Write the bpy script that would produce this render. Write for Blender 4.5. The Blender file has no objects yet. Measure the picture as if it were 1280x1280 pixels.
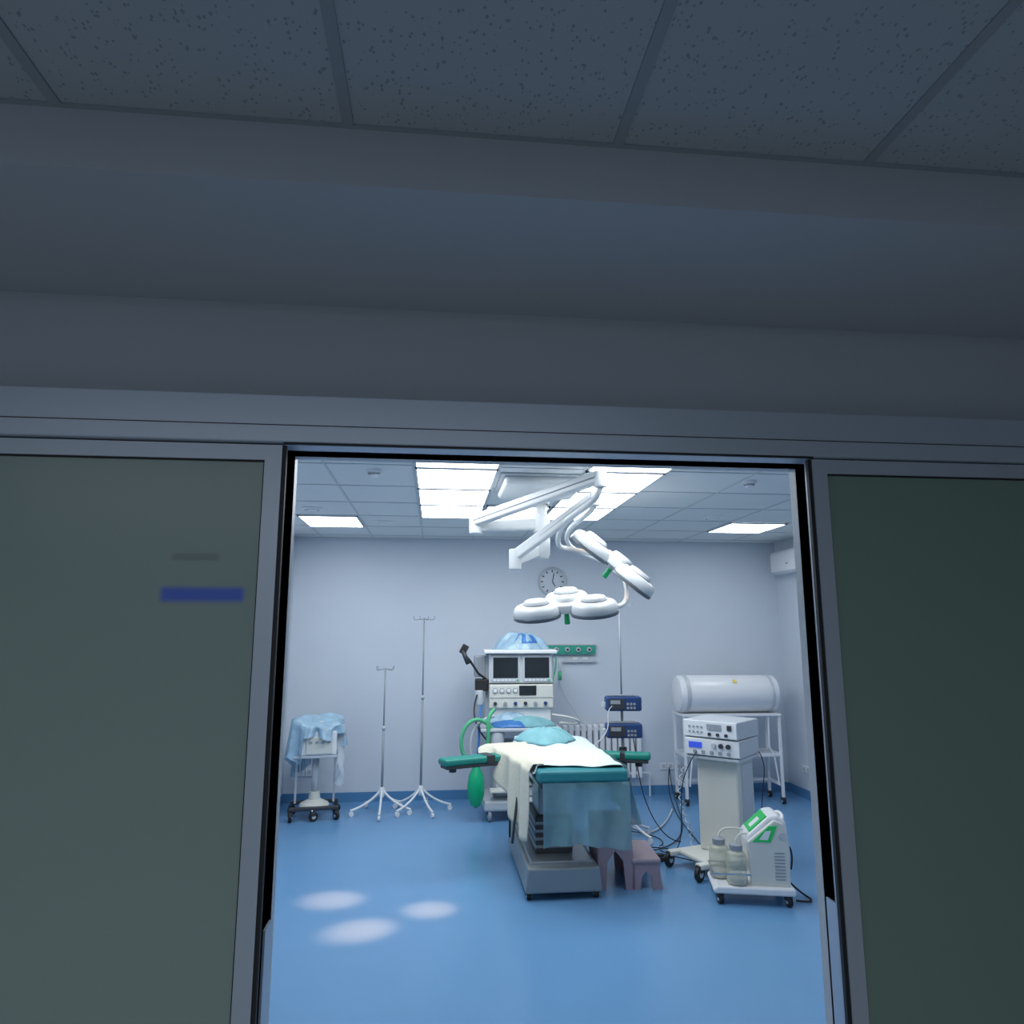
import bpy, bmesh, math, random
from mathutils import Vector, Matrix, Euler
random.seed(4)
S=bpy.context.scene
S.view_settings.view_transform='Standard'
S.view_settings.look='None'
pi=math.pi

# ---------------------------------------------------------------- materials
def mat(name,col,rough=.5,metal=0,bump=0,bscale=40,emit=None,es=0,alpha=1,var=0,spec=.5,trans=0,vscale=3):
    m=bpy.data.materials.new(name);m.use_nodes=True
    nt=m.node_tree;b=nt.nodes['Principled BSDF']
    c=(col[0],col[1],col[2],1)
    b.inputs['Base Color'].default_value=c
    b.inputs['Roughness'].default_value=rough
    b.inputs['Metallic'].default_value=metal
    b.inputs['Specular IOR Level'].default_value=spec
    b.inputs['Alpha'].default_value=alpha
    b.inputs['Transmission Weight'].default_value=trans
    if emit:
        b.inputs['Emission Color'].default_value=(*emit,1);b.inputs['Emission Strength'].default_value=es
    tc=nt.nodes.new('ShaderNodeTexCoord')
    if var>0:
        n=nt.nodes.new('ShaderNodeTexNoise');n.inputs['Scale'].default_value=vscale;n.inputs['Detail'].default_value=3
        nt.links.new(tc.outputs['Object'],n.inputs['Vector'])
        mx=nt.nodes.new('ShaderNodeMix');mx.data_type='RGBA'
        mx.inputs[6].default_value=tuple(x*(1-var) for x in col)+(1,)
        mx.inputs[7].default_value=tuple(min(1,x*(1+var)) for x in col)+(1,)
        nt.links.new(n.outputs['Fac'],mx.inputs[0]);nt.links.new(mx.outputs[2],b.inputs['Base Color'])
    if bump>0:
        n=nt.nodes.new('ShaderNodeTexNoise');n.inputs['Scale'].default_value=bscale;n.inputs['Detail'].default_value=2
        nt.links.new(tc.outputs['Object'],n.inputs['Vector'])
        bp=nt.nodes.new('ShaderNodeBump');bp.inputs['Strength'].default_value=bump;bp.inputs['Distance'].default_value=.01
        nt.links.new(n.outputs['Fac'],bp.inputs['Height']);nt.links.new(bp.outputs['Normal'],b.inputs['Normal'])
    return m

M={}
M['wall']=mat('wall_paint',(.62,.67,.74),.55,var=.02)
M['cwall']=mat('corridor_paint',(.47,.51,.56),.6,var=.02)
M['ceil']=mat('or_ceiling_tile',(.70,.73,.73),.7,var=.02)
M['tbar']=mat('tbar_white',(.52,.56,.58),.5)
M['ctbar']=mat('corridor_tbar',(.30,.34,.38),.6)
M['panel']=mat('led_panel',(1,1,1),.5,emit=(.93,.97,1.0),es=9.3)
M['alu']=mat('brushed_aluminium',(.50,.57,.66),.38,metal=.35)
M['alu2']=mat('aluminium_frame',(.46,.52,.60),.4,metal=.3)
M['black']=mat('black_rubber',(.012,.013,.015),.6)
M['dark']=mat('dark_plastic',(.035,.04,.05),.45)
M['white']=mat('white_enamel',(.76,.78,.81),.3,var=.02)
M['lampw']=mat('lamp_white',(.66,.69,.70),.3)
M['cream']=mat('cream_plastic',(.66,.67,.62),.4,var=.03)
M['creamcloth']=mat('cream_cloth',(.64,.63,.52),.85,bump=.3,bscale=60,var=.06)
M['sheet']=mat('white_sheet',(.66,.76,.80),.8,bump=.3,bscale=30,var=.03)
M['grey']=mat('grey_plastic',(.30,.33,.37),.45)
M['lgrey']=mat('light_grey_plastic',(.52,.56,.60),.4)
M['steel']=mat('stainless_steel',(.45,.49,.53),.3,metal=.8)
M['steeld']=mat('steel_base',(.26,.30,.32),.4,metal=.5,var=.08)
M['chrome']=mat('chrome',(.55,.58,.62),.25,metal=.9)
M['teal']=mat('teal_vinyl',(.02,.21,.245),.45)
M['green']=mat('green_vinyl',(.01,.23,.19),.45)
M['tealdrape']=mat('teal_drape',(.17,.34,.39),.7,alpha=.68,var=.25,vscale=9)
M['tealcloth']=mat('teal_cloth',(.20,.44,.49),.8,bump=.3,bscale=30,var=.2,vscale=10)
M['blueplastic']=mat('blue_plastic_wrap',(.36,.54,.68),.25,alpha=.9,bump=.7,bscale=18,var=.35,vscale=12)
M['bluedeep']=mat('blue_plastic_deep',(.05,.19,.50),.3,bump=.6,bscale=18,var=.5,vscale=14)
M['clearplastic']=mat('clear_plastic_wrap',(.75,.82,.88),.15,alpha=.45,bump=.5,bscale=18)
M['lens']=mat('lamp_lens',(.7,.72,.74),.1,emit=(1,.80,.62),es=1.0)
M['lensring']=mat('lens_ring',(.12,.14,.16),.3)
M['gbright']=mat('green_handle',(.0,.42,.14),.4)
M['ghose']=mat('green_hose',(.10,.48,.24),.35)
M['gbag']=mat('green_bag',(.0,.38,.17),.35,bump=.3,bscale=20)
M['gpanel']=mat('rail_green',(.04,.36,.26),.4)
M['navy']=mat('navy_pump',(.015,.05,.17),.4)
M['bluedisp']=mat('blue_display',(.02,.04,.3),.2,emit=(.05,.12,.9),es=.5)
M['gdisp']=mat('green_label',(.02,.42,.10),.4,emit=(.02,.6,.15),es=.1)
M['screen']=mat('dark_screen',(.02,.025,.03),.12)
M['pink']=mat('mauve_plastic',(.32,.25,.30),.45,var=.04)
M['pink2']=mat('mauve_tread',(.36,.29,.34),.6,bump=.4,bscale=200)
M['jar']=mat('jar_glass',(.62,.64,.52),.12,alpha=.5)
M['yellow']=mat('yellow_label',(.8,.62,.05),.5)
M['skirt']=mat('skirting_vinyl',(.08,.23,.43),.4)
M['face']=mat('clock_face',(.62,.66,.72),.3)
M['floor']=mat('blue_vinyl_floor',(.130,.300,.53),.26,spec=.5,var=.06,vscale=1.2)
M['cfloor']=mat('corridor_vinyl',(.50,.52,.54),.4,var=.05)
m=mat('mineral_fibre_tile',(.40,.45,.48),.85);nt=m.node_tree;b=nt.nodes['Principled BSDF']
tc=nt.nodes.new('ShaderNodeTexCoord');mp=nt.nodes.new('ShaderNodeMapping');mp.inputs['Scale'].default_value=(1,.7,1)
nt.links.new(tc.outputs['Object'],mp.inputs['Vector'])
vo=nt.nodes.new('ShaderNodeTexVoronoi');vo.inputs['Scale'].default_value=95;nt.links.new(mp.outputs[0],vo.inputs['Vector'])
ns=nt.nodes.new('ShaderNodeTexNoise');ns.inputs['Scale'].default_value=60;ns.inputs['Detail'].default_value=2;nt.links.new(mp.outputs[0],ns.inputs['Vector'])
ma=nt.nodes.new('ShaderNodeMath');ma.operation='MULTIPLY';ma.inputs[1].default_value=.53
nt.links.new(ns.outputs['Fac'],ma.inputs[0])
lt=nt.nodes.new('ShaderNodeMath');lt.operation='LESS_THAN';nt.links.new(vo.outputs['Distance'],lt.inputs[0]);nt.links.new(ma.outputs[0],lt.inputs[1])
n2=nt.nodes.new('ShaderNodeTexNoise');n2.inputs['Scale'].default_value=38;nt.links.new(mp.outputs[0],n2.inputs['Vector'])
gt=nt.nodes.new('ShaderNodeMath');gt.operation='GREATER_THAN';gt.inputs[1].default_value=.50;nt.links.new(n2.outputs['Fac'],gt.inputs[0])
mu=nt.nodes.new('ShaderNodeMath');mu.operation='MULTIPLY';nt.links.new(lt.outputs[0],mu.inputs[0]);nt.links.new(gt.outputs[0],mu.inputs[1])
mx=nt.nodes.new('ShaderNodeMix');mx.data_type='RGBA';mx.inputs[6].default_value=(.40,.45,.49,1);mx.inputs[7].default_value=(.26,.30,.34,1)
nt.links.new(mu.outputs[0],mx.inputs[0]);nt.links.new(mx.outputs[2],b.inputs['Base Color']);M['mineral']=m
GB=(.28,.36,.33)
M['glass']=mat('frosted_glass',GB,.28,spec=.35)
M['glass2']=mat('frosted_glass_green',(.20,.29,.24),.28,spec=.35)
def soft_sign(name,col,base):
    m=mat(name,base,.28,spec=.35);nt=m.node_tree;b=nt.nodes['Principled BSDF']
    tc=nt.nodes.new('ShaderNodeTexCoord');sp=nt.nodes.new('ShaderNodeSeparateXYZ');nt.links.new(tc.outputs['Generated'],sp.inputs[0])
    outs=[]
    for ax,e in (('X',.09),('Z',.35)):
        a=nt.nodes.new('ShaderNodeMath');a.operation='SUBTRACT';a.inputs[1].default_value=.5;nt.links.new(sp.outputs[ax],a.inputs[0])
        c=nt.nodes.new('ShaderNodeMath');c.operation='ABSOLUTE';nt.links.new(a.outputs[0],c.inputs[0])
        r=nt.nodes.new('ShaderNodeMapRange');r.interpolation_type='SMOOTHSTEP'
        r.inputs[1].default_value=.5-e;r.inputs[2].default_value=.5;r.inputs[3].default_value=1;r.inputs[4].default_value=0
        nt.links.new(c.outputs[0],r.inputs[0]);outs.append(r)
    mu=nt.nodes.new('ShaderNodeMath');mu.operation='MULTIPLY';nt.links.new(outs[0].outputs[0],mu.inputs[0]);nt.links.new(outs[1].outputs[0],mu.inputs[1])
    mx=nt.nodes.new('ShaderNodeMix');mx.data_type='RGBA';mx.inputs[6].default_value=(*base,1);mx.inputs[7].default_value=(*col,1)
    nt.links.new(mu.outputs[0],mx.inputs[0]);nt.links.new(mx.outputs[2],b.inputs['Base Color']);return m
M['sign']=soft_sign('blurred_blue_sign',(.08,.15,.60),GB)
M['sign2']=soft_sign('blurred_grey_text',(.21,.27,.26),GB)

# ---------------------------------------------------------------- geometry helpers
def empty(name,loc=(0,0,0),rz=0,parent=None,quat=None):
    e=bpy.data.objects.new(name,None);S.collection.objects.link(e);e.location=loc;e.empty_display_size=.1
    if quat is not None: e.rotation_mode='QUATERNION';e.rotation_quaternion=quat
    else: e.rotation_euler=(0,0,rz)
    if parent: e.parent=parent
    return e
def finish(bm,name,ma,parent,loc,rot,smooth=False):
    me=bpy.data.meshes.new(name);bm.normal_update();bm.to_mesh(me);bm.free()
    o=bpy.data.objects.new(name,me);S.collection.objects.link(o)
    me.materials.append(M[ma])
    o.location=loc;o.rotation_euler=rot
    if parent: o.parent=parent
    if smooth:
        for p in me.polygons:p.use_smooth=True
    return o
def box(name,a,b,ma,parent=None,bev=0,rot=None,seg=2):
    c=[(a[i]+b[i])/2 for i in range(3)];s=[abs(b[i]-a[i]) for i in range(3)]
    bm=bmesh.new();bmesh.ops.create_cube(bm,size=1)
    for v in bm.verts: v.co=Vector((v.co.x*s[0],v.co.y*s[1],v.co.z*s[2]))
    if bev>0:
        bmesh.ops.bevel(bm,geom=bm.edges[:],offset=min(bev,min(s)*.45),segments=seg,profile=.5,affect='EDGES')
    return finish(bm,name,ma,parent,c,rot or (0,0,0))
def boxes(name,lst,ma,parent=None,bev=0):
    bm=bmesh.new()
    for a,b in lst:
        r=bmesh.ops.create_cube(bm,size=1);vs=r['verts']
        for v in vs: v.co=Vector([(a[i]+b[i])/2+v.co[i]*abs(b[i]-a[i]) for i in range(3)])
    if bev>0: bmesh.ops.bevel(bm,geom=bm.edges[:],offset=bev,segments=2,profile=.5,affect='EDGES')
    return finish(bm,name,ma,parent,(0,0,0),(0,0,0))
def cyl(name,p,q,r,ma,parent=None,r2=None,n=20,bev=0):
    p=Vector(p);q=Vector(q);d=q-p;L=d.length;bm=bmesh.new()
    bmesh.ops.create_cone(bm,cap_ends=True,segments=n,radius1=r,radius2=r if r2 is None else r2,depth=L)
    if bev>0:
        es=[e for e in bm.edges if any(len(f.verts)>4 for f in e.link_faces)]
        bmesh.ops.bevel(bm,geom=es,offset=bev,segments=3,profile=.5,affect='EDGES')
    o=finish(bm,name,ma,parent,(p+q)/2,d.to_track_quat('Z','Y').to_euler())
    for f in o.data.polygons:
        f.use_smooth=len(f.vertices)<=4
    return o
def lathe(name,prof,ma,parent=None,loc=(0,0,0),rot=(0,0,0),n=32,flat=False):
    bm=bmesh.new();rings=[]
    for r,z in prof:
        if r<1e-5: rings.append([bm.verts.new((0,0,z))])
        else: rings.append([bm.verts.new((r*math.cos(2*pi*i/n),r*math.sin(2*pi*i/n),z)) for i in range(n)])
    for a,b in zip(rings,rings[1:]):
        for i in range(n):
            j=(i+1)%n
            if len(a)==1 and len(b)==1: continue
            if len(a)==1: bm.faces.new((a[0],b[i],b[j]))
            elif len(b)==1: bm.faces.new((a[i],b[0],a[j]))
            else: bm.faces.new((a[i],b[i],b[j],a[j]))
    bmesh.ops.recalc_face_normals(bm,faces=bm.faces[:])
    o=finish(bm,name,ma,parent,loc,rot,not flat)
    if not flat:
        o.data.set_sharp_from_angle(angle=math.radians(34))
    return o
def tube(name,pts,r,ma,parent=None,order=4,cyc=False):
    cu=bpy.data.curves.new(name,'CURVE');cu.dimensions='3D';sp=cu.splines.new('NURBS' if order>2 else 'POLY')
    sp.points.add(len(pts)-1)
    for i,p in enumerate(pts): sp.points[i].co=(*p,1)
    if order>2: sp.order_u=min(order,len(pts));sp.use_endpoint_u=True
    sp.use_cyclic_u=cyc;cu.resolution_u=8;cu.bevel_depth=r;cu.bevel_resolution=3;cu.use_fill_caps=True
    cu.materials.append(M[ma]);tmp=bpy.data.objects.new('tmp',cu);S.collection.objects.link(tmp)
    dg=bpy.context.evaluated_depsgraph_get();me=bpy.data.meshes.new_from_object(tmp.evaluated_get(dg))
    bpy.data.objects.remove(tmp);o=bpy.data.objects.new(name,me);S.collection.objects.link(o)
    for p in me.polygons:p.use_smooth=True
    if parent:o.parent=parent
    return o
def surf(name,fn,nu,nv,ma,parent=None,thick=.004):
    bm=bmesh.new();g=[[bm.verts.new(fn(i/nu,j/nv)) for j in range(nv+1)] for i in range(nu+1)]
    for i in range(nu):
        for j in range(nv): bm.faces.new((g[i][j],g[i+1][j],g[i+1][j+1],g[i][j+1]))
    o=finish(bm,name,ma,parent,(0,0,0),(0,0,0),True)
    if thick:
        md=o.modifiers.new('solid','SOLIDIFY');md.thickness=thick
    return o
def prism(name,poly,y0,y1,ma,parent=None,bev=0):
    bm=bmesh.new()
    a=[bm.verts.new((p[0],y0,p[1])) for p in poly];b=[bm.verts.new((p[0],y1,p[1])) for p in poly]
    bm.faces.new(a);bm.faces.new(b[::-1])
    for i in range(len(poly)):
        j=(i+1)%len(poly);bm.faces.new((a[i],a[j],b[j],b[i]))
    bmesh.ops.recalc_face_normals(bm,faces=bm.faces[:])
    if bev>0: bmesh.ops.bevel(bm,geom=bm.edges[:],offset=bev,segments=2,profile=.5,affect='EDGES')
    return finish(bm,name,ma,parent,(0,0,0),(0,0,0))
def caster(parent,x,y,r=.04,ma='black',i=0,ang=0,top=.12):
    e=empty('caster_%d'%i,(x,y,0),ang,parent)
    cyl('wheel',(-.016,0,r),(.016,0,r),r,ma,e,n=24,bev=.006)
    cyl('hub',(-.019,0,r),(.019,0,r),r*.45,'lgrey',e,n=16)
    cyl('stem',(0,.015,r*1.7),(0,.015,top),.009,'chrome',e,n=10)
    box('fork',(-.024,-.02,r*1.1),(.024,.03,r*2.15),'dark',e,bev=.008)
    return e

XL,XR,YF,YB,H=-1.64,4.18,2.12,8.35,2.94
# ---------------------------------------------------------------- room shell
box('floor',(XL-.15,2.06,-.1),(5.2,8.55,0),'floor')
box('floor_corridor',(-4.6,-2.6,-.1),(5.2,2.06,0),'cfloor')
box('wall_back',(XL-.15,YB,0),(XR+.15,YB+.15,3.1),'wall')
box('wall_left',(XL-.15,YF,0),(XL,YB,3.1),'wall')
box('wall_right',(XR,YF,0),(XR+.15,YB,3.1),'wall')
box('ceiling',(XL-.15,YF,H),(XR+.15,YB+.15,H+.1),'ceil')
OX0,OX1,OZ=-.43,1.148,2.37
boxes('wall_front',[((-4.6,2.0,0),(OX0,2.12,3.04)),((OX1,2.0,0),(5.2,2.12,3.04)),((OX0,2.0,OZ),(OX1,2.12,3.04))],'cwall')
boxes('trim_door_lining',[((OX0-.03,1.985,0),(OX0,2.16,OZ+.03)),((OX1,1.985,0),(OX1+.03,2.16,OZ+.03)),((OX0,1.985,OZ),(OX1,2.16,OZ+.03))],'lgrey')
boxes('trim_door_guards',[((OX0,2.03,0),(OX0+.006,2.10,1.09)),((OX1-.006,2.03,0),(OX1,2.10,1.09))],'alu')
box('baseboard_back',(XL,YB-.012,0),(XR,YB,.10),'skirt')
box('baseboard_left',(XL,YF,0),(XL+.012,YB,.10),'skirt')
box('baseboard_right',(XR-.012,YF,0),(XR,YB,.10),'skirt')
# corridor
boxes('wall_corridor',[((-4.6,-2.6,0),(5.2,-2.5,3.04)),((-4.6,-2.5,0),(-4.5,2.0,3.04)),((5.1,-2.5,0),(5.2,2.0,3.04))],'cwall')
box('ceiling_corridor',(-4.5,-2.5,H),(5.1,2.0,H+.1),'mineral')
box('trim_soffit',(-4.499,1.41,2.80),(5.099,1.999,H-.001),'cwall')
g=[]
for k in range(-7,8):
    x=-.21+.6*k
    if -4.5<x<5.1: g.append(((x-.012,-2.5,H-.004),(x+.012,1.41,H+.001)))
for k in range(7):
    y=1.41-.6*k; g.append(((-4.5,y-.012,H-.0045),(5.1,y+.012,H+.001)))
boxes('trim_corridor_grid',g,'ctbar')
# OR ceiling grid + LED panels
xs=[-1.33,-.75,-.17,.41,.99,1.57,2.2,2.92,3.54,4.12];ys=[2.53,3.22,3.91,4.6,5.3,6.0,6.7,7.4,8.1]
g=[((x-.008,YF,H-.004),(x+.008,YB,H+.001)) for x in xs]+[((XL,y-.008,H-.0045),(XR,y+.008,H+.001)) for y in ys]
g+=[((XL,YB-.02,H-.006),(XR,YB,H)),((XL,YF,H-.006),(XL+.02,YB,H)),((XR-.02,YF,H-.006),(XR,YB,H))]
boxes('trim_ceiling_grid',g,'tbar')
cells=[(-.17,.41,y,y+.69) for y in (3.91,4.61,5.31,6.01)]+[(.99,1.57,y,y+.69) for y in (3.91,4.61,5.31,6.01)]+[(.41,.99,6.01,6.7),(-1.33,-.75,6.71,7.4),(2.92,3.54,6.73,7.4),(-1.33,-.75,3.22,3.91),(2.92,3.54,3.22,3.91)]
def quad(name,x0,x1,y0,y1,z,ma,parent):
    bm=bmesh.new();v=[bm.verts.new(p) for p in ((x0,y0,z),(x0,y1,z),(x1,y1,z),(x1,y0,z))];bm.faces.new(v)
    return finish(bm,name,ma,parent,(0,0,0),(0,0,0))
for i,(a,b,c,d) in enumerate(cells):
    e=empty('ceiling_led_panel',((a+b)/2,(c+d)/2,H-.01))
    w=(b-a)/2-.010;l=(d-c)/2-.010
    boxes('frame',[((-w,-l,-.008),(-w+.014,l,.008)),((w-.014,-l,-.008),(w,l,.008)),((-w,-l,-.008),(w,-l+.014,.008)),((-w,l-.014,-.008),(w,l,.008))],'lgrey',e)
    quad('diffuser',-w+.01,w-.01,-l+.01,l-.01,-.004,'panel',e)
for i,(x,y,r,n) in enumerate([(-.44,4.76,.05,'smoke_detector'),(2.26,4.84,.05,'smoke_detector'),(-1.12,6.35,.09,'ceiling_diffuser'),(2.62,6.44,.09,'ceiling_diffuser'),(-.54,7.08,.09,'ceiling_diffuser')]):
    if n=='smoke_detector':
        e=empty(n,(x,y,H));lathe('base',[(0,0),(r,0),(r,-.018),(r*.85,-.024)],'white',e);lathe('chamber',[(r*.7,-.02),(r*.68,-.045),(r*.5,-.055),(0,-.055)],'white',e)
        cyl('vent_ring',(0,0,-.03),(0,0,-.037),r*.73,'grey',e)
    else:
        e=empty(n,(x,y,H));lathe('ring',[(r,0),(r,-.012),(r*.8,-.02),(r*.75,-.01)],'white',e);lathe('cone',[(r*.6,-.004),(r*.55,-.022),(0,-.028)],'white',e)

# ---------------------------------------------------------------- sliding doors
def leaf(name,x0,x1,gs,ge,gl):
    e=empty(name,(0,0,0));z0,z1=.01,2.352;y0,y1=1.92,1.965
    fr=.045
    boxes('frame',[((x0,y0,z0),(x0+fr,y1,z1)),((x1-fr,y0,z0),(x1,y1,z1)),((x0+fr,y0,z1-.042),(x1-fr,y1,z1)),((x0+fr,y0,z0),(x1-fr,y1,z0+.1))],'alu2',e)
    boxes('bead',[((x0+fr,y0+.006,z0+.1),(x0+fr+.004,y1,z1-.042)),((x1-fr-.004,y0+.006,z0+.1),(x1-fr,y1,z1-.042)),((x0+fr,y0+.006,z1-.046),(x1-fr,y1,z1-.042))],'black',e)
    box('frosted_pane',(x0+fr,y0+.012,z0+.1),(x1-fr,y1-.012,z1-.042),gl,e)
    box('edge_gasket',(gs,y0+.004,z0),(ge,y0+.018,z1),'black',e)
    return e
d1=leaf('door_1',-1.62,-.425,-.425,-.414,'glass')
d2=leaf('door_2',1.094,2.30,1.083,1.094,'glass2')
box('blurred_sign',(-.725,1.9312,1.918),(-.495,1.9325,1.975),'sign',d1)
box('blurred_caption',(-.70,1.9312,2.03),(-.57,1.9325,2.06),'sign2',d1)
e=empty('trim_door_track',(0,0,0))
box('cover',(-2.6,1.90,2.356),(3.2,1.998,2.49),'alu',e,bev=.004)
box('reveal_line',(-2.6,1.8985,2.402),(3.2,1.901,2.4045),'dark',e)
box('brush_seal',(-.42,1.903,2.351),(1.09,1.912,2.356),'black',e)

# ---------------------------------------------------------------- surgical light
L=empty('surgical_light',(0,0,0))
box('ceiling_cover',(.46,4.78,2.87),(1.04,5.40,2.94),'lampw',L,bev=.05,seg=4)
box('cover_plate',(.43,4.74,2.925),(1.07,5.44,2.94),'lgrey',L,bev=.006)
cx,cy=.775,5.2
lathe('flange',[(.13,2.88),(.13,2.85),(.07,2.83),(.055,2.80)],'lampw',L,(cx,cy,0))
cyl('column',(cx,cy,2.40),(cx,cy,2.86),.042,'lampw',L)
lathe('upper_hub',[(0,2.72),(.055,2.72),(.065,2.71),(.065,2.59),(.055,2.58),(0,2.58)],'lampw',L,(cx,cy,0))
lathe('lower_hub',[(0,2.55),(.055,2.55),(.065,2.54),(.065,2.42),(.05,2.39),(0,2.38)],'lampw',L,(cx,cy,0))
def barm(name,p,q,w,hh,ma='lampw'):
    p=Vector(p);q=Vector(q);d=q-p;bm=bmesh.new();bmesh.ops.create_cube(bm,size=1)
    for v in bm.verts: v.co=Vector((v.co.x*w,v.co.y*hh,v.co.z*d.length))
    bmesh.ops.bevel(bm,geom=bm.edges[:],offset=min(w,hh)*.22,segments=3,profile=.5,affect='EDGES')
    z=d.normalized();x=z.cross(Vector((0,0,1))).normalized();y=z.cross(x)
    return finish(bm,name,ma,L,(p+q)/2,Matrix((x,y,z)).transposed().to_euler(),False)
B=(1.02,4.35,2.83)
barm('extension_arm_1',(cx,cy,2.65),(.27,5.15,2.62),.07,.085)
cyl('joint_1',(.28,5.15,2.56),(.28,5.15,2.72),.05,'lampw',L,bev=.01)
barm('spring_arm_1',(.28,5.13,2.66),B,.07,.085)
barm('arm_seam_1',(.28,5.128,2.658),(1.015,4.348,2.828),.075,.006,'grey')
cyl('joint_2',(1.03,4.34,2.76),(1.03,4.34,2.87),.04,'lampw',L,bev=.01)
C=(.56,5.05,2.36);D=(1.06,4.68,2.76)
barm('extension_arm_2',(cx,cy,2.46),C,.065,.08)
cyl('joint_3',(.56,5.05,2.29),(.56,5.05,2.44),.045,'lampw',L,bev=.01)
barm('spring_arm_2',(.57,5.04,2.40),D,.06,.075)
barm('arm_seam_2',(.575,5.04,2.40),D,.064,.005,'grey')
cyl('joint_4',(1.07,4.67,2.70),(1.07,4.67,2.80),.035,'lampw',L,bev=.008)
def head(name,c,n,spin,sc):
    q=Vector(n).normalized().to_track_quat('Z','Y')@Euler((0,0,spin)).to_quaternion()
    e=empty(name,c,parent=L,quat=q);e.scale=(sc,sc,sc);src=[]
    lathe('web_hub',[(0,.035),(.13,.035),(.145,.028),(.15,.018),(.15,-.018),(.14,-.026),(0,-.026)],'lampw',e,n=40)
    lathe('centre_cap',[(0,.07),(.04,.07),(.06,.062),(.068,.05),(.068,.034)],'lampw',e,n=32)
    for k in range(3):
        a=pi/2+k*2*pi/3;x,y=.225*math.cos(a),.225*math.sin(a)
        lathe('dish_%d'%(k+1),[(0,.050),(.110,.048),(.138,.038),(.152,.022),(.158,.004),(.160,-.022),(.156,-.030)],'lampw',e,(x,y,0),n=44)
        lathe('dome_cap_%d'%(k+1),[(0,.080),(.05,.079),(.075,.074),(.084,.064),(.087,.047)],'lampw',e,(x,y,0),n=36)
        lathe('cap_joint_%d'%(k+1),[(.086,.056),(.091,.055),(.091,.047)],'grey',e,(x,y,0),n=36)
        lathe('lens_ring_%d'%(k+1),[(.159,-.022),(.163,-.028),(.161,-.046),(.150,-.050),(.132,-.044)],'lensring',e,(x,y,0),n=44)
        lathe('lens_%d'%(k+1),[(.134,-.040),(.08,-.046),(0,-.048)],'lens',e,(x,y,0),n=36)
        src.append(Vector(c)+q@Vector((x*sc,y*sc,-.09)))
    cyl('handle_socket',(0,0,-.02),(0,0,-.05),.03,'lgrey',e)
    cyl('sterile_handle',(0,0,-.045),(0,0,-.13),.016,'gbright',e,r2=.021,bev=.005)
    return src
H1=(1.36,5.30,2.37);H2=(.845,4.60,2.02)
src1=head('light_head_1',H1,(.62,-.28,.80),math.radians(35),1.06)
src2=head('light_head_2',H2,(-.12,-.24,1),math.radians(14),.95)
tube('yoke_1',[(1.03,4.34,2.78),(1.03,4.34,2.70),(.93,4.5,2.64),(.87,4.8,2.61),(.87,5.05,2.53),(.91,5.25,2.46),(1.05,5.28,2.48),(1.25,5.30,2.42)],.019,'lampw',L)
tube('yoke_2',[(1.07,4.67,2.72),(1.06,4.68,2.66),(.95,4.95,2.62),(.98,5.4,2.55),(1.15,5.72,2.5),(1.42,5.74,2.42),(1.52,5.60,2.30),(1.44,5.25,2.10),(1.30,4.90,2.02),(1.15,4.66,2.01),(.95,4.62,2.02)],.017,'lampw',L)

# ---------------------------------------------------------------- operating table
T=empty('operating_table',(1.0,5.85,0))
def tl(x,y,z): return (x-1.0,y-5.85,z)
prism('base_cover',[(-.35,.05),(.20,.05),(.18,.215),(-.33,.215)],-.62,.62,'steeld',T,bev=.012)
box('base_tray',tl(.70,5.32,.21),tl(1.15,6.40,.235),'steel',T,bev=.006)
for i,(x,y) in enumerate([(.68,5.28),(1.16,5.28),(.70,6.40),(1.16,6.40)]): caster(T,x-1,y-5.85,.03,i=i+1,top=.07)
box('column_lower',tl(.76,5.50,.23),tl(1.04,5.95,.50),'dark',T,bev=.015)
box('column_upper',tl(.79,5.53,.48),tl(1.01,5.92,.74),'steel',T,bev=.01)
for k in range(4): box('bellow_%d'%(k+1),tl(.755,5.495,.27+k*.055),tl(1.045,5.955,.295+k*.055),'steeld',T,bev=.01)
box('top_frame',tl(.77,5.26,.735),tl(1.37,6.80,.785),'dark',T,bev=.01)
boxes('side_rail',[(tl(.715,5.3,.745),tl(.727,6.7,.77)),(tl(1.403,5.3,.745),tl(1.415,6.7,.77))],'chrome',T)
for k,(a,b) in enumerate([(5.20,5.72),(5.73,6.30),(6.31,6.85)]): box('mattress_%d'%(k+1),tl(.74,a,.785),tl(1.395,b,.87),'teal',T,bev=.022,seg=3)
def sh(u,v):
    x=.715+.70*u;y=5.31+1.48*v;z=.886+.004*math.sin(9*u+14*v)+.003*math.sin(31*v)+.004*math.sin(17*u)
    if u<.03 : z-=.05
    if u>.97: z-=.06
    y+=.03*math.sin(6*u)
    return tl(x,y,z)
surf('sheet',sh,40,60,'sheet',T)
def pil(u,v):
    a=2*pi*u;r=1+.14*math.sin(3*a)+.08*math.sin(7*a+1)
    h=.887+.11*(1-v**2.2)*(1+.12*math.sin(4*a+1)*v)+.02*math.sin(5*a)*v*(1-v)*3
    return tl(.99+.25*r*v*math.cos(a),6.48+.20*r*v*math.sin(a),h)
surf('head_drape',pil,60,12,'tealcloth',T)
def cc(u,v):
    y=5.32+1.05*u
    reach=.05+.28*u**1.5
    zl=.36+.42*u**1.3-.05*math.sin(6*u)
    if v<.25: 
        t=v/.25;x=.80-.08*t;z=.902
    elif v<.45:
        t=(v-.25)/.2;x=.72-reach*.8*t;z=.902-(.01+.05*(1-u))*t
    else:
        t=(v-.45)/.55;x=.72-reach*(.8+.2*math.sin(t*pi*.5));z=.892-.05*(1-u)-(.84-zl)*t
    w=max(0,(v-.3));x+=w*.05*math.sin(22*u+3*v);y+=w*.10*(.5-u)+w*.02*math.sin(13*u)
    return tl(x,y,z)
surf('cream_cloth',cc,60,30,'creamcloth',T)
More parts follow.
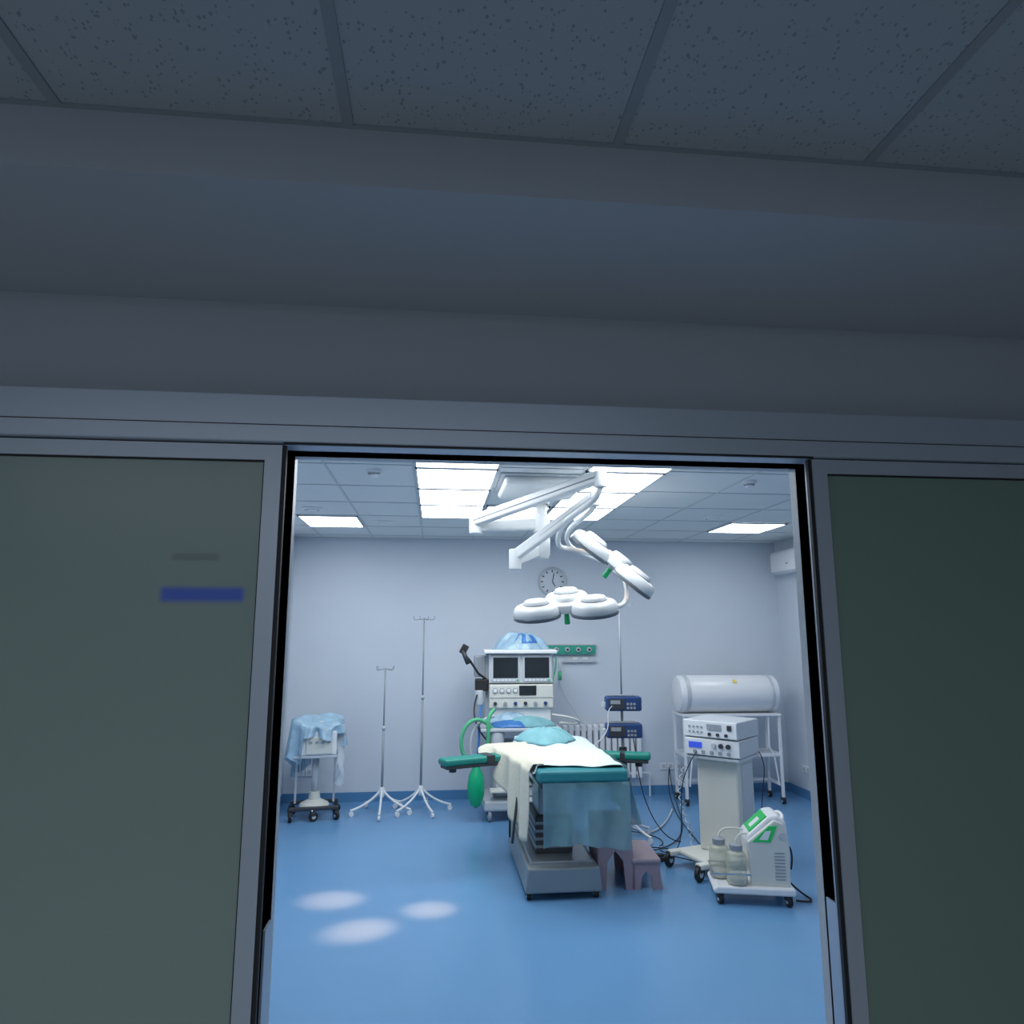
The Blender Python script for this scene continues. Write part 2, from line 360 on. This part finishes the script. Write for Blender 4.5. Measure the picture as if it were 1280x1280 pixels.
def fd(u,v):
    x=.77+.63*u;z=.79-.43*v+.02*math.sin(5*u)*v
    y=5.195-.018*math.sin(19*u+1+2*v)*(.3+v)-.02*v
    return tl(x,y,z)
surf('foot_drape',fd,60,16,'tealdrape',T,0)
def rd(u,v):
    y=5.30+.95*u;z=.875-.03*v if v<.1 else .872-(.40+.06*math.sin(5*u))*(v-.1)/.9
    x=1.40+.012+.08*v+.03*math.sin(16*u)*v+.015*math.sin(33*u)*v
    return tl(x,y,z)
surf('side_drape',rd,60,16,'tealdrape',T,0)
def armb(name,p,q,w):
    p=Vector(p);q=Vector(q);d=(q-p);an=math.atan2(d.y,d.x);L_=d.length
    e=empty(name,((p+q)/2),an,T)
    box('pad',(-L_/2,-w/2,0),(L_/2,w/2,.055),'green',e,bev=.02,seg=3)
    box('tray',(-L_/2+.02,-w/2+.01,-.025),(L_/2,w/2-.01,0),'dark',e,bev=.006)
    box('strap',(L_*.02,-w/2-.004,-.01),(L_*.12,w/2+.004,.059),'dark',e,bev=.004)
    cyl('clamp',(-L_/2+.1,0,-.055),(-L_/2+.1,0,-.02),.03,'dark',e)
armb('armboard_1',tl(.06,5.88,.80),tl(.72,6.16,.80),.15)
armb('armboard_2',tl(1.80,5.98,.80),tl(1.41,6.10,.80),.13)
tube('control_cable',[tl(.70,5.9,.74),tl(.62,5.9,.6),tl(.60,5.85,.45),tl(.61,5.9,.25)],.008,'black',T)
tube('rod',[tl(.67,5.7,.76),tl(.62,5.6,.5),tl(.60,5.62,.28)],.01,'dark',T)

# ---------------------------------------------------------------- step stool
st=empty('step_stool',(1.44,5.62,0),math.radians(-4));st.scale=(1.05,1.05,1.08)
def stepbody(x0,x1,z,y0,y1,nm):
    w=x1-x0
    def panel(y,n):
        p=[(x0-.012,0),(x0+.045,0),(x0+.06,z*.45),(x0+w*.5,z*.62),(x1-.06,z*.45),(x1-.045,0),(x1+.02,0),(x1,z),(x0,z)]
        prism(n,p,y,y+.02,'pink',st)
    panel(y0,nm+'_front');panel(y1-.02,nm+'_rear')
    box(nm+'_side',(x0-.01,y0+.02,.0),(x0+.01,y1-.02,z-.02),'pink',st)
    box(nm+'_tread',(x0-.012,y0-.012,z-.025),(x1+.012,y1+.012,z+.008),'pink2',st,bev=.012)
stepbody(-.20,.03,.40,-.22,.22,'upper')
stepbody(.04,.22,.19,-.22,.22,'lower')

# ---------------------------------------------------------------- IV stands
def ivstand(x,y,top,a0,name='iv_stand',rl=.32):
    e=empty(name,(x,y,0),a0)
    for k in range(5):
        a=2*pi*k/5;c,s=math.cos(a),math.sin(a)
        tube('leg_%d'%(k+1),[(.015*c,.015*s,.23),(.07*c,.07*s,.16),(.56*rl*c,.56*rl*s,.085),(rl*c,rl*s,.055)],.012,'white',e)
        q=rl-.01
        cyl('castor_%d'%(k+1),(q*c-.012*s,q*s+.012*c,.025),(q*c+.012*s,q*s-.012*c,.025),.025,'white',e,n=16)
        cyl('pin_%d'%(k+1),(q*c,q*s,.03),(q*c,q*s,.06),.006,'chrome',e,n=8)
    lathe('boss',[(0,.26),(.022,.26),(.03,.24),(.035,.19),(.02,.16),(0,.16)],'white',e)
    cyl('outer_tube',(0,0,.2),(0,0,top*.58),.0125,'grey',e)
    cyl('collar',(0,0,top*.58-.02),(0,0,top*.58+.02),.018,'lgrey',e)
    cyl('inner_tube',(0,0,top*.58),(0,0,top),.008,'grey',e)
    for k in range(4):
        a=pi/4+k*pi/2;c,s=math.cos(a),math.sin(a)
        tube('hook_%d'%(k+1),[(0,0,top-.01),(.06*c,.06*s,top-.015),(.11*c,.11*s,top-.03),(.125*c,.125*s,top-.01),(.12*c,.12*s,top+.02)],.004,'grey',e)
    return e
ivstand(-.53,7.80,1.47,math.radians(-90))
ivstand(-.13,7.84,2.0,math.radians(-66))
e=ivstand(1.74,6.66,2.12,.4,'infusion_pump_stand',.28)
for k,(z,dx) in enumerate([(1.13,0),(.89,0)]):
    pe=empty('pump_%d'%(k+1),(0,-.02,z),-.4+math.radians(-6),e)
    box('case',(-.17,-.10,0),(.16,.04,.13),'navy',pe,bev=.018,seg=3)
    box('front_panel',(-.145,-.106,.015),(.0,-.098,.110),'dark',pe,bev=.003)
    box('display',(-.13,-.110,.065),(-.04,-.104,.098),'grey',pe)
    boxes('keys',[((.02+.03*i,-.108,.02+.035*j),(.04+.03*i,-.1,.04+.035*j)) for i in range(3) for j in range(2)],'grey',pe)
    box('syringe',(-.16,-.075,.13),(.10,-.05,.15),'grey',pe,bev=.006)
    box('side_knob',(-.20,-.06,.03),(-.17,-.02,.08),'lgrey',pe,bev=.005)
    box('clamp',(-.03,.0,.02),(.03,.06,.10),'dark',pe,bev=.004)
for k in range(4):
    z=.35+k*.13
    box('cable_clip_%d'%(k+1),(-.03,-.03,z),(.03,.02,z+.06),'dark',e,bev=.008)
tube('iv_line_1',[(-.17,-.08,1.18),(-.26,-.1,1.14),(-.22,-.15,1.0),(-.4,-.2,.9),(-.5,-.2,.86)],.004,'lgrey',e)
tube('power_lead',[(.1,0,.95),(.16,0,.8),(.1,-.05,.4),(.2,-.3,.02),(.35,-.35,.012)],.005,'black',e)

# ---------------------------------------------------------------- anaesthesia machine
an=empty('anesthesia_machine',(.9,7.62,0))
X=lambda x:x-.9
box('base_frame',(X(.50),-.30,.10),(X(1.30),.28,.20),'lgrey',an,bev=.02)
for i,(x,y) in enumerate([(.56,-.25),(1.24,-.25),(.56,.22),(1.24,.22)]): caster(an,X(x),y,.055,i=i+1,top=.12,ma='grey')
box('lower_cabinet',(X(.60),-.16,.19),(X(1.24),.26,.72),'grey',an,bev=.012)
boxes('drawer',[((X(.63),-.172,.22+i*.16),(X(1.21),-.158,.36+i*.16)) for i in range(3)],'lgrey',an,bev=.004)
boxes('drawer_pull',[((X(.82),-.185,.30+i*.16),(X(1.02),-.17,.315+i*.16)) for i in range(3)],'dark',an)
box('worktop',(X(.46),-.34,.86),(X(1.28),.20,.895),'lgrey',an,bev=.01)
boxes('worktop_supports',[((X(.60),-.14,.7),(X(.66),.2,.87)),((X(1.18),-.14,.7),(X(1.24),.2,.87))],'lgrey',an)
box('flowmeter_housing',(X(.56),-.14,1.07),(X(1.23),.24,1.31),'cream',an,bev=.012)
box('housing_seam',(X(.565),-.145,1.175),(X(1.225),-.139,1.18),'grey',an)
box('panel_display',(X(.87),-.148,1.20),(X(1.05),-.138,1.30),'screen',an,bev=.003)
for i in range(4): cyl('gauge_%d'%(i+1),(X(.62+i*.07),-.152,1.25),(X(.62+i*.07),-.139,1.25),.026,'grey',an,n=20);cyl('gauge_face_%d'%(i+1),(X(.62+i*.07),-.156,1.25),(X(.62+i*.07),-.150,1.25),.019,'white',an,n=20)
for i in range(6): cyl('knob_%d'%(i+1),(X(.62+i*.105),-.17,1.12),(X(.62+i*.105),-.139,1.12),.018,['dark','grey','navy'][i%3],an,n=16)
box('lower_housing',(X(.58),-.10,.895),(X(1.21),.24,1.07),'white',an,bev=.01)
box('monitor_case',(X(.56),-.10,1.32),(X(1.23),.22,1.62),'white',an,bev=.012)
for k,x0 in enumerate((.575,.905)):
    box('monitor_bezel_%d'%(k+1),(X(x0),-.125,1.335),(X(x0+.31),-.095,1.61),'lgrey',an,bev=.008)
    box('monitor_screen_%d'%(k+1),(X(x0+.025),-.13,1.375),(X(x0+.285),-.12,1.585),'screen',an,bev=.003)
    boxes('monitor_keys_%d'%(k+1),[((X(x0+.03+i*.04),-.129,1.345),(X(x0+.055+i*.04),-.122,1.36)) for i in range(6)],'white',an)
    box('led_%d'%(k+1),(X(x0+.27),-.130,1.345),(X(x0+.29),-.122,1.36),'gdisp',an)
box('top_shelf',(X(.50),-.18,1.625),(X(1.27),.24,1.665),'white',an,bev=.01)
boxes('posts',[((X(.53),.02,.87),(X(.56),.08,1.64)),((X(1.23),.02,.87),(X(1.26),.08,1.64))],'lgrey',an)
def bag(cx,cy,rx,ry,z0,h,seed,k=1):
    def f(u,v):
        a=2*pi*u;r=1+.07*math.sin(5*a+seed)+.05*math.sin(9*a+2*seed)
        wv=k*(.12*math.sin(4*a+seed)*v+.1*math.sin(11*a+3*v)*v+.12*math.sin(7*v+3*a+seed)*v)
        return (cx+rx*r*v*math.cos(a),cy+ry*r*v*math.sin(a),z0+h*(1-v**2.4)*(1+wv))
    return f
surf('plastic_cover',bag(X(.90),.03,.29,.19,1.668,.165,1,2.0),72,16,'blueplastic',an,0)
surf('plastic_cover_fold',bag(X(.94),-.02,.13,.12,1.735,.092,2.4,1.8),56,12,'bluedeep',an,0)
surf('blue_cloth',bag(X(.80),-.18,.25,.13,.897,.06,.5),48,8,'bluedeep',an)
surf('teal_cloth',bag(X(.95),-.16,.28,.14,.897,.09,1.9),48,8,'tealcloth',an)
surf('pale_cloth',bag(X(.78),-.10,.22,.1,.93,.10,3.9),48,8,'blueplastic',an,0)
tube('bracket_arm',[(X(.57),.0,1.33),(X(.45),-.05,1.42),(X(.36),-.1,1.55),(X(.30),-.12,1.62)],.012,'black',an,2)
cyl('arm_joint',(X(.34),-.12,1.52),(X(.28),-.12,1.66),.024,'dark',an)
box('arm_handle',(X(.26),-.14,1.62),(X(.33),-.10,1.72),'black',an,bev=.01,rot=(0,.5,0))
box('side_suction_unit',(X(.42),-.08,1.24),(X(.55),.08,1.36),'black',an,bev=.01)
cyl('bottle',(X(.46),-.06,1.10),(X(.46),-.06,1.25),.045,'lgrey',an,bev=.01)
box('dark_box',(X(.41),.0,1.38),(X(.53),.14,1.60),'grey',an,bev=.01)
cyl('absorber',(X(.63),-.26,.66),(X(.63),-.26,.86),.075,'lgrey',an,bev=.015)
tube('hose_1',[(X(.62),-.28,.84),(X(.50),-.34,1.0),(X(.35),-.36,1.0),(X(.26),-.36,.85),(X(.27),-.34,.65),(X(.40),-.32,.52),(X(.52),-.30,.62),(X(.55),-.34,.85),(X(.52),-.34,1.02),(X(.60),-.30,1.08)],.020,'ghose',an)
tube('hose_2',[(X(.60),-.2,1.0),(X(.45),-.3,.98),(X(.34),-.32,.85),(X(.36),-.3,.6),(X(.44),-.28,.4)],.015,'lgrey',an)
tube('hose_3',[(X(.50),-.05,1.12),(X(.44),-.2,1.0),(X(.46),-.28,.8),(X(.42),-.28,.6),(X(.46),-.28,.4),(X(.5),-.2,.3)],.012,'bluedeep',an)
tube('hose_4',[(X(.46),-.05,1.25),(X(.38),-.2,1.1),(X(.40),-.3,.9),(X(.55),-.33,.75),(X(.62),-.33,.7)],.008,'black',an)
tube('hose_5',[(X(1.22),-.1,1.0),(X(1.4),-.15,.98),(X(1.55),-.1,.93),(X(1.5),-.05,.88),(X(1.3),-.12,.92)],.012,'cream',an)
tube('hose_6',[(X(1.22),-.05,1.3),(X(1.30),.1,1.45),(X(1.34),.3,1.5),(X(1.38),.6,1.56)],.01,'ghose',an)
lathe('breathing_bag',[(0,.42),(.03,.41),(.035,.38),(.07,.32),(.085,.22),(.08,.11),(.05,.03),(0,.0)],'gbag',an,(X(.42),-.30,.14),n=24)
box('side_tray',(X(.56),-.33,.28),(X(.80),-.17,.30),'cream',an,bev=.004)

# ---------------------------------------------------------------- gas rail on back wall
gr=empty('medical_gas_rail',(1.6,YB,0))
box('rail_body',(-.30,-.06,1.59),(.27,0,1.70),'gpanel',gr,bev=.006)
box('rail_top',(-.31,-.065,1.695),(.28,0,1.71),'lgrey',gr)
for i in range(4):
    x=-.2+i*.13;cyl('outlet_%d'%(i+1),(x,-.09,1.645),(x,-.058,1.645),.028,'lgrey',gr,n=20)
    cyl('outlet_core_%d'%(i+1),(x,-.10,1.645),(x,-.088,1.645),.014,'dark',gr,n=12)
box('accessory_rail',(-.12,-.05,1.50),(.28,-.035,1.53),'lgrey',gr)
boxes('socket',[((.0,-.02,1.48),(.07,0,1.56)),((.12,-.02,1.48),(.19,0,1.56))],'white',gr,bev=.004)
for i,x in enumerate((-.1,.24)): box('rail_bracket_%d'%(i+1),(x,-.04,1.5),(x+.02,0,1.53),'grey',gr)
cyl('flowmeter',(-.17,-.12,1.40),(-.17,-.12,1.55),.014,'clearplastic',gr)
cyl('humidifier',(-.17,-.12,1.30),(-.17,-.12,1.40),.022,'ghose',gr)
tube('oxygen_line',[(-.17,-.12,1.28),(-.15,-.15,1.1),(.05,-.1,.9),(.1,-.2,.8)],.004,'lgrey',gr)
ck=empty('wall_clock',(1.37,YB,2.44))
lathe('rim',[(.165,0),(.175,.015),(.165,.035),(.15,.03)],'lgrey',ck,rot=(pi/2,0,0),n=48)
lathe('dial',[(.155,.0),(.155,.012),(0,.012)],'face',ck,rot=(pi/2,0,0),n=48)
for i in range(12):
    a=i*pi/6;box('mark_%d'%(i+1),(math.sin(a)*.125-.006,-.016,math.cos(a)*.125-.014),(math.sin(a)*.125+.006,-.012,math.cos(a)*.125+.014),'dark',ck,rot=(0,a,0))
tube('hour_hand',[(0,-.02,0),(.035,-.02,-.055)],.005,'dark',ck,2)
tube('minute_hand',[(0,-.022,0),(.02,-.022,.10)],.004,'dark',ck,2)
rd_=empty('radiator',(1.92,YB-.07,0))
for i in range(13):
    x=-.46+i*.072;box('fin_%d'%(i+1),(x,-.04,.20),(x+.055,.04,.80),'white',rd_,bev=.015)
boxes('header_pipe',[((-.46,-.015,.24),(.47,.015,.27)),((-.46,-.015,.73),(.47,.015,.76))],'white',rd_)
for i,x in enumerate((-.3,.3)): box('wall_bracket_%d'%(i+1),(x,.03,.6),(x+.03,.07,.64),'lgrey',rd_)
tube('pipe',[(.47,0,.255),(.55,0,.255),(.55,0,.0)],.01,'white',rd_,2)
def socket(name,loc,rz,n=2):
    e=empty(name,loc,rz)
    for i in range(n):
        box('plate_%d'%(i+1),(-.04+i*.085,-.012,-.04),(.04+i*.085,0,.04),'white',e,bev=.004)
        cyl('well_%d'%(i+1),(i*.085,-.014,0),(i*.085,-.010,0),.022,'lgrey',e,n=20)
socket('wall_socket',(2.66,YB,.31),0,3)
socket('wall_socket',(XR,7.95,.32),-pi/2,2)
socket('wall_socket',(-1.45,YB,.32),0,2)
ac=empty('air_conditioner',(XR,7.80,.03))
prism('body',[(-.15,2.53),(-.11,2.50),(0,2.50),(0,2.77),(-.13,2.77),(-.15,2.74)],-.38,.38,'white',ac,bev=.008)
box('louvre',(-.148,-.34,2.515),(-.11,.34,2.525),'lgrey',ac)
box('display',(-.153,-.05,2.6),(-.149,.0,2.615),'grey',ac)

# ---------------------------------------------------------------- sterilizer on stand
sg=empty('drum_sterilizer_cart',(3.27,7.93,0),math.radians(-1))
lathe('drum',[(0,-.58),(.14,-.58),(.19,-.56),(.205,-.53),(.205,.52),(.195,.56),(.15,.575),(0,.58)],'white',sg,(0,0,1.16),(0,pi/2,0),n=48)
lathe('end_band',[(.207,-.50),(.212,-.495),(.212,-.46),(.207,-.455)],'lgrey',sg,(0,0,1.16),(0,pi/2,0),n=48)
lathe('end_band_right',[(.207,.47),(.212,.475),(.212,.50),(.207,.505)],'lgrey',sg,(0,0,1.16),(0,pi/2,0),n=48)
box('drum_shelf',(-.56,-.20,.93),(.56,.20,.955),'white',sg,bev=.005)
wl=prism('warning_label',[(-.03,0),(.03,0),(0,.05)],-.003,0,'yellow',sg)
wl.location=(.06,-.164,1.29);wl.rotation_euler=(-.72,0,0)
for i,(x,y) in enumerate([(-.54,-.17),(.54,-.17),(-.54,.17),(.54,.17)]):
    box('leg_%d'%(i+1),(x-.015,y-.015,.07),(x+.015,y+.015,.93),'white',sg,bev=.004);caster(sg,x,y,.033,i=i+1,top=.08)
boxes('rails',[((-.54,-.18,.50),(.54,-.155,.53)),((-.54,.155,.50),(.54,.18,.53)),((-.55,-.17,.50),(-.53,.17,.53)),((.53,-.17,.50),(.55,.17,.53)),((-.55,-.17,.18),(-.53,.17,.21)),((.53,-.17,.18),(.55,.17,.21)),((-.54,.155,.18),(.54,.18,.21))],'white',sg)
box('lower_shelf',(-.53,-.16,.515),(.53,.16,.525),'lgrey',sg)
for i,x in enumerate((-.42,.42)): tube('inner_leg_%d'%(i+1),[(x,-.17,.93),(x*.98,-.17,.6),(x*1.1,-.17,.52),(x*1.2,-.17,.2)],.01,'white',sg,2)

# ---------------------------------------------------------------- electrosurgical tower
es=empty('electrosurgical_unit_cart',(2.36,5.82,0),math.radians(-45))
bs=empty('base_assembly',(0,-.03,0),math.radians(-28),es)
box('base',(-.17,-.34,.09),(.17,.28,.13),'cream',bs,bev=.015)
boxes('base_feet',[((-.22,-.42,.085),(-.15,.32,.125)),((.15,-.42,.085),(.22,.32,.125))],'cream',bs,bev=.01)
for i,(x,y) in enumerate([(-.19,-.41),(.19,-.41),(-.19,.30),(.19,.30)]): caster(bs,x,y,.055,i=i+1,top=.11,ang=.4)
box('pedestal',(-.17,-.14,.13),(.17,.20,.84),'cream',es,bev=.015)
box('pedestal_side',(.165,-.06,.18),(.175,.16,.80),'lgrey',es)
box('top_shelf',(-.22,-.22,.84),(.22,.22,.865),'lgrey',es,bev=.006)
def unit(z,h,n,dx,rot):
    e=empty(n,(dx,0,z),rot,es)
    box('case',(-.23,-.22,0),(.23,.20,h),'lgrey',e,bev=.008)
    box('front_panel',(-.225,-.230,.006),(.225,-.218,h-.006),'white',e,bev=.003)
    return e
u1=unit(.87,.135,'lower_unit',0,.02)
box('display',(-.19,-.236,.06),(-.08,-.229,.105),'bluedisp',u1)
for i in range(5): cyl('socket_%d'%(i+1),(-.14+i*.07,-.242,.032),(-.14+i*.07,-.229,.032),.014,'grey',u1,n=14)
for i in range(3): cyl('dial_%d'%(i+1),(.02+i*.06,-.25,.088),(.02+i*.06,-.229,.088),.018,'dark' if i else 'lgrey',u1,n=16)
u2=unit(1.01,.135,'upper_unit',-.0,-.03)
box('display',(-.02,-.236,.065),(.10,-.229,.11),'grey',u2)
boxes('keys',[((-.18+.035*i,-.236,.035+.04*j),(-.165+.035*i,-.229,.05+.04*j)) for i in range(4) for j in range(2)],'grey',u2)
for i in range(3): cyl('socket_%d'%(i+1),(0+i*.07,-.242,.032),(0+i*.07,-.229,.032),.013,'dark',u2,n=14)
box('power_switch',(.15,-.238,.07),(.185,-.229,.11),'dark',u2)
tube('lead_1',[(-.12,-.24,.90),(-.16,-.33,.8),(-.28,-.25,.6),(-.3,-.15,.3),(-.34,-.2,.02),(-.6,.0,.012)],.004,'black',es)
tube('lead_2',[(.15,.20,.95),(.30,.2,.85),(.26,.1,.6),(.30,.0,.45),(.27,.0,.3)],.004,'black',es)
tube('coiled_lead',[(-.42+.02*math.cos(i*1.3)-.05*math.sin(i*.09),.05+.02*math.sin(i*1.3)+.1,.7-i*.0122) for i in range(56)],.004,'lgrey',es)

# ---------------------------------------------------------------- suction unit
su=empty('surgical_suction_unit',(2.27,5.16,0),math.radians(-14));su.scale=(.97,.95,.97)
prism('base',[(-.30,.075),(.25,.075),(.26,.10),(.25,.125),(-.28,.125),(-.31,.10)],-.20,.18,'white',su,bev=.012)
for i,(x,y) in enumerate([(-.26,-.16),(.21,-.16),(-.26,.15),(.21,.15)]): caster(su,x,y,.036,i=i+1,top=.08,ang=.3)
prism('housing',[(-.02,.12),(.24,.12),(.245,.40),(.225,.56),(.17,.60),(.11,.59),(-.04,.46),(-.06,.42)],-.13,.15,'white',su,bev=.018)
prism('housing_front',[(-.04,.12),(.23,.12),(.235,.40),(.20,.55),(.14,.57),(-.05,.42)],-.155,-.12,'cream',su,bev=.01)
o=box('control_panel',(-.085,-.10,-.004),(.085,.11,.006),'gdisp',su,bev=.002);o.location=(.035,.0,.53);o.rotation_euler=(0,-.72,0)
o=box('control_label',(-.06,-.03,0),(.03,.05,.009),'white',su);o.location=(.025,-.02,.523);o.rotation_euler=(0,-.72,0)
prism('front_green_panel',[(-.02,.42),(.11,.42),(.16,.535),(.10,.53)],-.160,-.152,'gdisp',su,bev=.002)
prism('front_panel_label',[(.03,.437),(.09,.437),(.115,.50),(.075,.495)],-.163,-.158,'white',su)
boxes('vents',[((.13,-.158,.17+i*.022),(.20,-.152,.178+i*.022)) for i in range(9)],'grey',su)
cyl('vacuum_gauge',(.19,-.14,.47),(.19,-.165,.47),.020,'lgrey',su)
tube('handle',[(.20,-.10,.56),(.23,-.10,.59),(.23,.12,.59),(.20,.12,.56)],.012,'white',su)
for k,(x,y) in enumerate([(-.13,-.12),(-.23,.02)]):
    lathe('jar_%d'%(k+1),[(0,.128),(.068,.128),(.075,.14),(.075,.30),(.065,.335),(.04,.35),(.04,.365)],'jar',su,(x,y,0),n=28)
    lathe('liquid_%d'%(k+1),[(0,.132),(.07,.134),(.071,.17),(0,.17)],'cream',su,(x,y,0),n=24)
    lathe('jar_cap_%d'%(k+1),[(.046,.355),(.048,.39),(.04,.395),(0,.395)],'grey',su,(x,y,0),n=24)
    tube('jar_hose_%d'%(k+1),[(x,y,.39),(x,y,.46),(x+.05,y+.02,.48),(.0,y+.05,.44)],.007,'cream',su)
boxes('jar_rack',[((-.30,-.19,.20),(-.04,-.185,.21)),((-.30,.10,.20),(-.04,.105,.21)),((-.305,-.19,.20),(-.30,.105,.21))],'chrome',su)
tube('mains_lead',[(.24,.1,.3),(.30,.08,.4),(.30,.02,.28),(.27,.0,.2)],.007,'black',su)
tube('floor_lead',[(.20,.12,.16),(.34,.08,.012),(.42,.0,.012),(.38,-.1,.012),(.28,-.06,.012)],.007,'black',su)

# ---------------------------------------------------------------- draped device trolley (left)
ct=empty('covered_device_trolley',(-1.2,7.72,0),math.radians(8))
boxes('base_arms',[((-.24,-.18,.10),(.24,-.13,.135)),((-.24,.13,.10),(.24,.18,.135)),((-.03,-.16,.10),(.03,.16,.135))],'dark',ct,bev=.008)
for i,(x,y) in enumerate([(-.22,-.155),(.22,-.155),(-.22,.155),(.22,.155),(0,-.17)]): caster(ct,x,y,.045,i=i+1,top=.11,ang=.5*i)
lathe('column_foot',[(0,.26),(.05,.25),(.06,.18),(.14,.14),(.15,.12),(0,.12)],'cream',ct)
cyl('column',(0,0,.2),(0,0,.62),.035,'lgrey',ct)
boxes('frame_posts',[((-.20,.05,.13),(-.18,.07,.62)),((.18,.05,.13),(.20,.07,.62))],'lgrey',ct)
box('shelf',(-.22,-.18,.60),(.22,.18,.625),'lgrey',ct,bev=.005)
box('device_body',(-.16,-.18,.625),(.20,.16,.86),'white',ct,bev=.015)
box('device_front',(-.10,-.19,.64),(.16,-.178,.80),'cream',ct,bev=.006)
boxes('device_controls',[((-.07+.06*i,-.196,.745),(-.04+.06*i,-.188,.765)) for i in range(4)],'grey',ct)
def dr(u,v):
    a=2*pi*u;rad=v
    c,s=math.cos(a),math.sin(a)
    k=1/max(abs(c),abs(s))**.7
    rr=.24*k*min(1,rad/.55)+.02*max(0,rad-.55)
    x=rr*c;y=rr*.9*s
    z=1.0-.07*(rad/.55)**2 if rad<.55 else .93-(rad-.55)*(.95 if c<-.2 else .55)*(1+.25*math.sin(3*a+.6))
    if s<-.5 and rad>.55 and c>-.45: z=.93-(rad-.55)*.22
    fold=max(0,rad-.4)*.09*math.sin(9*a)+max(0,rad-.2)*.03*math.sin(17*a)
    z+=.04*math.sin(2*a+1)*min(1,rad*3)+.02*math.sin(7*a)*rad
    return (x+fold*c,y+fold*s,z)
surf('plastic_drape',dr,90,20,'blueplastic',ct,0)
def dr2(u,v):
    x=.24+.03*math.sin(9*v+7*u);y=-.2+.36*u+.03*math.sin(8*v);z=.92-.62*v+.03*math.sin(9*u)
    return (x+.02*math.sin(20*u),y,z)
surf('clear_drape',dr2,30,24,'clearplastic',ct,0)
cyl('device_support',(0,0,.855),(0,0,.95),.12,'cream',ct)

fp=empty('foot_pedal',(1.83,6.02,0),.5)
prism('body',[(-.09,0),(.09,0),(.09,.02),(-.07,.055),(-.09,.04)],-.06,.06,'dark',fp,bev=.006)
box('treadle',(-.07,-.045,.045),(.05,.045,.055),'black',fp,bev=.003,rot=(0,.2,0))
fc=empty('floor_cables',(0,0,0))
tube('cable_1',[(1.72,6.4,.012),(1.85,6.2,.012),(2.0,6.32,.012),(2.2,6.5,.012),(2.5,7.2,.012),(2.7,8.2,.012),(2.72,8.32,.3)],.005,'black',fc)
tube('cable_2',[(1.55,6.5,.012),(1.7,6.9,.012),(1.95,6.85,.012),(2.1,6.5,.012),(1.95,6.3,.03)],.005,'black',fc)
tube('cable_3',[(1.5,6.9,.012),(1.75,7.1,.012),(2.0,6.9,.012),(1.9,6.7,.012),(2.2,6.9,.012),(2.5,7.6,.012)],.009,'lgrey',fc)
tube('cable_4',[(2.15,5.9,.012),(2.0,6.1,.012),(1.8,6.2,.012),(1.7,6.35,.012),(1.9,6.35,.012),(2.0,6.22,.03)],.005,'black',fc)
tube('cable_5',[(2.72,8.32,.3),(2.65,8.2,.1),(2.6,7.9,.012),(2.45,7.3,.012),(2.35,6.5,.012),(2.3,6.05,.012)],.005,'black',fc)

# ---------------------------------------------------------------- lights
def area(name,loc,rot,sx,sy,e,col,parent=None):
    l=bpy.data.lights.new(name,'AREA');l.shape='RECTANGLE';l.size=sx;l.size_y=sy;l.energy=e;l.color=col
    o=bpy.data.objects.new(name,l);S.collection.objects.link(o);o.location=loc;o.rotation_euler=rot;return o
area('corridor_fill',(-.9,-1.4,2.9),(0,0,0),4.2,.6,49,(.86,.93,1.0))  # unseen fill light added behind the camera to give the corridor gentle ambient
def spot(name,src,tgt,e,deg,col,rad=.05):
    l=bpy.data.lights.new(name,'SPOT');l.energy=e;l.spot_size=math.radians(deg);l.spot_blend=1;l.color=col;l.shadow_soft_size=rad
    o=bpy.data.objects.new(name,l);S.collection.objects.link(o);o.location=src
    o.rotation_mode='QUATERNION';o.rotation_quaternion=(Vector(tgt)-Vector(src)).to_track_quat('-Z','Y');return o
tg=[(-.69,5.42,0),(.01,5.17,0),(-.44,4.88,0)]
src1s=sorted(src1,key=lambda v:v.x)
order=[tg[0],tg[2],tg[1]]
for i,(s,t) in enumerate(zip(src1s,order)):
    spot('surgical_spot_%d'%(i+1),s,t,1300,8.6,(1,.33,.13))
spot('surgical_spot_table',(H2[0],H2[1]+.05,H2[2]-.2),(1.1,5.9,.88),20,50,(1,.93,.82),.1)
w=bpy.data.worlds.new('world');S.world=w;w.use_nodes=True
w.node_tree.nodes['Background'].inputs[0].default_value=(.5,.65,.85,1);w.node_tree.nodes['Background'].inputs[1].default_value=.05

# ---------------------------------------------------------------- camera
cam=bpy.data.cameras.new('camera');cam.sensor_width=36;cam.lens=36*881/1280;cam.clip_start=.05
co=bpy.data.objects.new('camera',cam);S.collection.objects.link(co)
co.location=(0,0,1.85);co.rotation_euler=(math.radians(90+9.65),0,math.radians(-6.07))
S.camera=co
